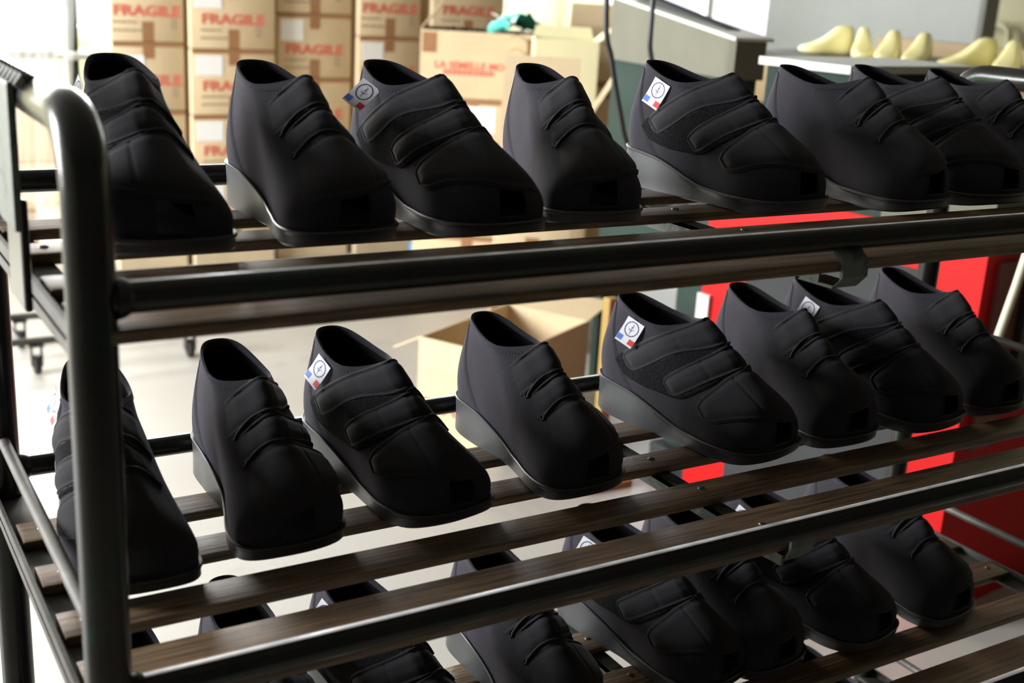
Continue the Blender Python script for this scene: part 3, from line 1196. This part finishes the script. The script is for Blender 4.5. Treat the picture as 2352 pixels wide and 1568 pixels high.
carton('brown carton with a white label standing under the open carton of black cloth', 2.44, 2.97, 4.0, .40, .62, .945, label_at=(.22, .03, .15, .12), text='fragile', group='cartons in front of the stacks', yaw=-.60)
carton('brown carton on the floor, lowest under the open carton of black cloth', 2.44, 2.97, 4.0, .40, .30, .618, text='fragile', group='cartons in front of the stacks', yaw=-.60)
carton('brown carton at floor level below all others near the open cartons', 2.44, 2.97, 4.0, .40, 0.0, .298, text=None, group='cartons in front of the stacks', yaw=-.60)
open_carton('open brown carton with red lettering and black cloth inside', 2.705, 4.20, .947, .54, .40, .305, -.52, {'l': (.17, -38), 'r': (.2, 160), 'b': (.19, 150)}, 'semelle')
carton('brown carton carrying the small open carton in front of the stacks', 2.31, 2.63, 3.10, .30, .40, .61, text=None, group='cartons in front of the stacks', yaw=-.60)
carton('plain brown carton under another carton in front of the stacks', 2.31, 2.63, 3.10, .30, .20, .398, text=None, group='cartons in front of the stacks', yaw=-.60)
carton('plain brown carton standing on the floor in front of the stacks', 2.31, 2.63, 3.10, .30, 0, .198, text=None, group='cartons in front of the stacks', yaw=-.60)
open_carton('small open brown carton with its front flap standing upright', 2.47, 3.25, .612, .32, .30, .318, -.60, {'f': (.285, 2), 'r': (.24, 30), 'b': (.1, 165), 'l': (.17, 172)}, None)
open_carton('pale yellow open carton with raised flaps behind the small open carton', 2.84, 3.67, .98, .28, .24, .275, -.5, {'b': (.05, 20), 'r': (.08, 50)}, None, tone=PALECARD)
carton('brown carton on the floor under the pale yellow open carton', 2.70, 2.98, 3.55, .24, 0, .978, text=None, group=None, yaw=-.5)
carton('brown carton on the floor under the open carton by the yellow blind', 3.22, 3.58, 3.98, .32, 0, 1.03, text=None, group=None, yaw=-.5)
open_carton('open brown carton with raised flaps beside the pale yellow carton', 3.40, 4.14, 1.032, .36, .32, .18, -.5, {'f': (.12, 40), 'b': (.2, 25), 'l': (.16, 60), 'r': (.2, 35)}, None)
# things in the open carton
m = MB()
G = []
rr = random.Random(11)
for i in range(9):
    G.append([Vector((2.705, 4.20, 0)) + Matrix.Rotation(-.60, 3, 'Z') @ Vector((-.255 + .51 * j / 14, -.19 + .38 * i / 8, 1.225 + .03 * math.sin(j * 1.7) * math.sin(i * 1.3 + 1) + .012 * rr.random())) for j in range(15)])
m.grid(G)
m.grid([[p + Vector((0, 0, -.06)) for p in r] for r in G], flip=True)
tag(m.build('folded_cloth', LINING), 'black cloth lying in the open carton with red lettering', 'cloth')
m = MB()
G = []
for i in range(8):
    G.append([Vector((2.72 + .20 * j / 10 + .02 * math.sin(i), 3.98 + .2 * i / 7, 1.27 + .075 * math.sin(math.pi * j / 10) * (1 - .4 * i / 7) + .012 * math.sin(j * 2.3 + i))) for j in range(11)])
m.grid(G)
m.grid([[p + Vector((0, 0, -.012)) for p in r] for r in G], flip=True)
tag(m.build('plastic_bag', TEALM), 'teal plastic bag on top of the open carton with red lettering', 'bag')
m = MB()
m.add([Vector(p) for p in ((2.66, 3.96, 1.33), (2.68, 4.06, 1.34), (2.90, 4.04, 1.24), (2.88, 3.94, 1.23))] + [Vector(p) for p in ((2.66, 3.96, 1.327), (2.68, 4.06, 1.337), (2.90, 4.04, 1.237), (2.88, 3.94, 1.227))],
      [(0, 1, 2, 3), (7, 6, 5, 4), (0, 4, 5, 1), (1, 5, 6, 2), (2, 6, 7, 3), (3, 7, 4, 0)])
tag(m.build('paper_sheet', PAPER, None, False), 'white sheet of paper sloping beside the teal plastic bag', 'paper')
# carton on the floor right behind the rack
oc = open_carton('wide open carton on the floor behind the rack, flaps spread', 1.865, 2.43, 0, .56, .335, .36, .485,
                 {'b': (.13, 118), 'l': (.10, 174), 'r': (.2, 82)})
o = link('lettering', FRAGILE, oc)
o.location = (-.2818, .0, .135)
o.rotation_euler = (math.pi / 2, 0, -math.pi / 2)
o.scale = (.92, .92, .92)
carton('small blue printed carton on the floor before the carton stacks', 2.62, 2.84, 4.52, .2, 0, .13, text=None, tone=BLUEM, group=None, tape=True)
carton('flat brown carton on the floor under the left window', .30, .85, 5.2, .4, 0, .30, text=None, group=None)

# ------------------------------------------------------------------ left: plastic film, posts, dolly
m = MB()
G = []
for i in range(24):
    z = 2.9 - 2.5 * i / 23
    row = []
    for j in range(61):
        x = .30 + (.69 - .055 * (i / 23.0) * 3) * j / 60
        row.append(Vector((x, 4.3 + .022 * math.sin(j * .55 + .8 * math.sin(i * .25)) + .01 * math.sin(j * 1.7 + i * .3), z)))
    G.append(row)
m.grid(G)
tag(m.build('plastic_sheet', FILM), 'clear plastic sheet hanging in front of the bright left window', 'plastic sheet')
r = thing('storage_frame', 'timber and green metal frame standing behind the hanging plastic sheet', 'frame', (1.0, 5.6, 0))
for x, mt, w in ((.13, GREENDK, .05), (.32, TANM, .06), (-.26, TANM, .07), (-.52, FRAMEW, .05)):
    MB().box((x - w / 2, -.03, 0), (x + w / 2, .03, 2.7), bev=.003).build('post', mt, r, False)
MB().box((-.60, -.20, .99), (.34, .20, 1.02), bev=.002).build('shelf_board', GREYWALL, r, False)
MB().box((-.60, -.20, .45), (.34, .20, .48), bev=.002).build('shelf_board', TANM, r, False)
carton('dark grey box on the upper board of the frame behind the plastic', .44, .74, 5.45, .25, 1.022, 1.14, text=None, tone=GREYDK, group='boxes on the frame behind the plastic', tape=False)
carton('white box on the upper board of the frame behind the plastic', .80, 1.02, 5.45, .25, 1.022, 1.17, text=None, tone=PAPER, group='boxes on the frame behind the plastic', tape=False)
carton('tan carton on the lower board of the frame behind the plastic', .46, 1.10, 5.45, .30, .482, .80, text=None, group='boxes on the frame behind the plastic')

r = thing('wheeled_dolly', 'low grey tube dolly on small casters behind the left end of the rack', 'dolly', (.78, 3.75, 0))
for y in (-.17, .17):
    MB().tube([(-.36, y, .125), (0, y, .125), (.40, y, .125)], .014, 12).build('rail', STEELM, r)
for x in (-.3, .34):
    MB().tube([(x, -.17, .125), (x, .17, .125)], .012, 12).build('cross_tube', STEELM, r)
for x in (-.24, .33):
    for y in (-.17, .17):
        f = MB()
        f.box((x - .026, y - .02, .105), (x + .026, y + .02, .112))
        f.box((x - .020, y - .018, .03), (x - .015, y + .018, .106))
        f.box((x + .015, y - .018, .03), (x + .020, y + .018, .106))
        fo = f.build('caster_fork', STEELM, r, False)
        MB().tube([(x - .013, y, .036), (x - .009, y, .036), (x + .009, y, .036), (x + .013, y, .036)], [.030, .036, .036, .030], 20).build('caster_wheel', BLACKP, fo)

# ------------------------------------------------------------------ cream and green machine
P0, P1 = Vector((2.31, 1.93, 0)), Vector((2.41, 2.74, 0))
ax = (P1 - P0).normalized()
ay = Vector((ax.y, -ax.x, 0))      # towards the right
r = thing('sole_machine', 'cream and dark green machine with a sloping hood in front of the window', 'machine', P0)


def prism(mb, quad_bottom, quad_top):
    v = [Vector(p) for p in quad_bottom] + [Vector(p) for p in quad_top]
    mb.add(v, [(3, 2, 1, 0), (4, 5, 6, 7), (0, 1, 5, 4), (1, 2, 6, 5), (2, 3, 7, 6), (3, 0, 4, 7)])


def mq(a, b, z):
    return ax * a + ay * b + Vector((0, 0, z))


L_ = (P1 - P0).length
m = MB()
prism(m, [mq(0, 0, 1.24), mq(L_ * .98, 0, 1.24), mq(L_ * .98, .11, 1.24), mq(0, .11, 1.24)],
      [mq(0, 0, 1.355), mq(L_ * .98, 0, 1.455), mq(L_ * .98, .11, 1.455), mq(0, .11, 1.355)])
m.build('hood', CREAM, r, False)
m = MB()
prism(m, [mq(-.015, -.015, 1.356), mq(L_ + .01, -.015, 1.457), mq(L_ + .01, .125, 1.457), mq(-.015, .125, 1.356)],
      [mq(-.015, -.015, 1.366), mq(L_ + .01, -.015, 1.467), mq(L_ + .01, .125, 1.467), mq(-.015, .125, 1.366)])
m.build('lid', WHITEM, r, False)
m = MB()
prism(m, [mq(.12, .04, 1.366), mq(L_ * .85, .04, 1.45), mq(L_ * .85, .09, 1.45), mq(.12, .09, 1.366)],
      [mq(.12, .04, 1.385), mq(L_ * .85, .04, 1.474), mq(L_ * .85, .09, 1.474), mq(.12, .09, 1.385)])
m.build('keyboard_strip', GREYDK, r, False)
m = MB()
prism(m, [mq(.02, .01, .55), mq(L_ * .96, .01, .55), mq(L_ * .96, .10, .55), mq(.02, .10, .55)],
      [mq(.02, .01, 1.24), mq(L_ * .96, .01, 1.24), mq(L_ * .96, .10, 1.24), mq(.02, .10, 1.24)])
m.build('body', GREENDK, r, False)
for a in (.02, L_ * .9):
    for b in (.01, .06):
        m = MB()
        prism(m, [mq(a, b, 0), mq(a + .05, b, 0), mq(a + .05, b + .04, 0), mq(a, b + .04, 0)], [mq(a, b, .55), mq(a + .05, b, .55), mq(a + .05, b + .04, .55), mq(a, b + .04, .55)])
        m.build('leg', GREENDK, r, False)

# a second dark machine stand seen through the shelves
r = thing('pedestal_machine', 'dark grey pedestal machine behind the rack under the green machine', 'machine', (2.24, 1.87, 0))
MB().box((-.09, -.10, 0), (.09, .10, .08), bev=.01).build('foot', GREYDK, r, False)
MB().box((-.065, -.07, .08), (.065, .07, .74), bev=.012).build('column', GREENDK, r, False)
MB().box((-.085, -.10, .74), (.085, .10, .94), bev=.012).build('head', GREYDK, r, False)
for k in range(3):
    MB().box((-.07 + .05 * k, -.108, .76), (-.045 + .05 * k, -.098, .92), bev=.003).build('cover_strip', CREAM, r, False)
MB().tube([(-.05, -.08, .94), (-.05, -.08, 1.0), (-.05, -.07, 1.03)], [.015, .015, .022], 14).build('spindle', STEELM, r)
r = thing('yellow_stand', 'thin yellow stand with a red knob beside the wide open carton', 'stand', (2.03, 1.98, 0))
r.location = (1.90, 1.90, 0)
MB().box((-.018, -.018, 0), (.018, .018, .60), bev=.003).build('post', YELLOWP, r, False)
MB().box((-.09, -.07, 0), (.09, .07, .02), bev=.004).build('base_plate', YELLOWP, r, False)
m = MB()
m.tube([(0, -.02, .50), (0, -.035, .50), (0, -.055, .50), (0, -.062, .50)], [.008, .026, .028, .015], 18)
m.build('knob', REDPAINT, r)

# hanging cables
def cable(label, pts, rad):
    pts = [Vector(p) for p in pts]
    path = []
    for i in range(len(pts) - 1):
        p0, p1, p2, p3 = pts[max(i - 1, 0)], pts[i], pts[i + 1], pts[min(i + 2, len(pts) - 1)]
        for k in range(8):
            t = k / 8
            path.append(0.5 * ((2 * p1) + (p2 - p0) * t + (2 * p0 - 5 * p1 + 4 * p2 - p3) * t * t + (3 * p1 - p0 - 3 * p2 + p3) * t ** 3))
    path.append(pts[-1])
    return tag(MB().tube(path, rad, 10).build('hanging_cable', BLACKP), label, 'cable')


cable('black cable hanging in front of the green machine, the left one', [(1.85, 2.0, ZC), (1.86, 2.0, 2.2), (1.87, 2.0, 1.46), (1.905, 2.0, 1.285), (1.95, 2.0, 1.134), (1.99, 2.0, 1.03), (2.06, 1.95, .86), (2.18, 1.87, .945)], .008)
cable('black cable hanging in front of the green machine, the right one', [(2.03, 2.0, ZC), (2.035, 2.0, 2.2), (2.035, 2.0, 1.46), (2.052, 2.0, 1.281), (2.11, 1.95, 1.1), (2.26, 1.88, .945)], .008)
# ------------------------------------------------------------------ red machine behind the right end of the rack
K0 = Vector((2.16, .82, 0))
fx = Vector((-.11, .88, 0)).normalized()       # along the long left face, away from the camera
fr_ = Vector((fx.y, -fx.x, 0))                 # to the right along the front face
r = thing('red_machine', 'tall red workshop machine with grey side panel behind the right end of the rack', 'machine', K0)


def kq(a, b, z):
    return fx * a + fr_ * b + Vector((0, 0, z))


def kbox(a0, a1, b0, b1, z0, z1, nm, mt, parent=r):
    m = MB()
    prism(m, [kq(a0, b0, z0), kq(a0, b1, z0), kq(a1, b1, z0), kq(a1, b0, z0)], [kq(a0, b0, z1), kq(a0, b1, z1), kq(a1, b1, z1), kq(a1, b0, z1)])
    return m.build(nm, mt, parent, False)


kbox(0, .86, 0, .55, 0, .98, 'body', REDPAINT)
kbox(.13, .70, -.006, .012, .14, .88, 'side_panel', GREYDK)
kbox(.45, .72, .01, .54, .98, 1.318, 'upper_housing', GREENDK)
kbox(.30, .45, .01, .54, .98, 1.20, 'lower_housing', GREENDK)
kbox(.44, .735, -.01, .56, 1.318, 1.338, 'top_sheet', WHITEM)
kbox(.0, .30, .0, .55, .98, 1.19, 'end_cover', CREAM)
kbox(.82, .865, -.012, .02, .44, .66, 'white_patch', WHITEM)
kbox(-.012, .003, .05, .155, .46, .93, 'front_plate', BROWNP)
kbox(-.03, .003, .16, .32, .58, .90, 'switch_box', BLACKP)
# gooseneck and lever on the front
MB().tube([Vector((2.118, .742, .70)) - K0, Vector((2.134, .74, .776)) - K0, Vector((2.165, .738, .90)) - K0, Vector((2.19, .736, 1.02)) - K0], .010, 12).build('lever', CREAMROD, r)
kbox(-.09, 0, -.06, .02, .66, .70, 'lever_bracket', STEELM)

# ------------------------------------------------------------------ bench with shoe lasts on the right
r = thing('work_bench', 'long dark-edged bench carrying the yellow shoe lasts along the right side', 'bench', (3.95, 2.0, 0))
MB().box((-.45, -1.5, 1.225), (.45, 1.22, 1.262), bev=.004).build('bench_top', BENCHM, r, False)
MB().box((-.43, -1.48, 1.04), (.43, 1.2, 1.225), bev=.002).build('apron', BENCHW, r, False)
MB().box((.35, -1.5, 1.262), (.45, 1.22, 1.33), bev=.004).build('back_rail', BENCHW, r, False)
for x in (-.38, .38):
    for y in (-1.4, 1.1):
        MB().box((x - .04, y - .04, 0), (x + .04, y + .04, 1.04), bev=.004).build('leg', BENCHM, r, False)


def last_mesh():
    """wooden-last shape: toe along +x, high cone at the heel"""
    st = [(-.125, .020, .018, .105), (-.118, .006, .028, .118), (-.10, .002, .033, .124), (-.065, .001, .034, .124), (-.035, .001, .034, .116),
          (-.005, .001, .036, .092), (.03, .001, .041, .068), (.07, .001, .045, .050), (.105, .002, .042, .040), (.135, .006, .032, .034), (.152, .012, .014, .026)]
    rings = []
    for x, zb, hw, zt in st:
        ring_ = []
        for k in range(28):
            a = 2 * math.pi * k / 28
            c, s_ = math.cos(a), math.sin(a)
            z = (zb + zt) / 2 + (zt - zb) / 2 * math.copysign(abs(s_) ** .5, s_)
            narrow = 1 - .38 * max(0, (z - .05) / .075) if z > .05 else 1
            ring_.append(Vector((x, hw * narrow * math.copysign(abs(c) ** .6, c), z)))
        rings.append(ring_)
    mb = MB()
    mb.loft(rings)
    return mb.mesh('shoe_last', LASTM, True, 60)


LMESH = last_mesh()
LAST_LAB = ['yellow shoe last seen side-on, leftmost on the bench', 'yellow shoe last second from the left on the bench', 'yellow shoe last third from the left on the bench',
            'yellow shoe last, right end of the left group on the bench', 'yellow shoe last seen side-on, left of the two on the right', 'yellow shoe last at the right end of the bench row', 'yellow shoe last cut off at the picture edge']
for k, (x, y, a) in enumerate([(3.70, 2.93, 152), (3.70, 2.735, 225), (3.70, 2.59, 212), (3.70, 2.44, 206), (3.70, 2.195, 160), (3.70, 2.02, 208), (3.72, 1.85, 215)]):
    o = link('shoe_last', LMESH)
    o.location = (x, y, 1.259)
    o.rotation_euler = (0, 0, math.radians(a))
    o.scale = (.82, 1.0, 1.0)
    tag(o, LAST_LAB[k], 'shoe last', 'yellow shoe lasts on the bench')
m = MB()
pts = [Vector((7.54, 5.5, 1.362)), Vector((7.54, 5.1, 1.370)), Vector((7.54, 5.01, 1.365)), Vector((7.54, 4.965, 1.33)), Vector((7.54, 4.95, 1.25)), Vector((7.54, 4.95, 0))]
m.tube(pts, .028, 14)
tag(m.build('wall_pipe', PIPEM), 'pale bent pipe by the yellow wall at the right', 'pipe')
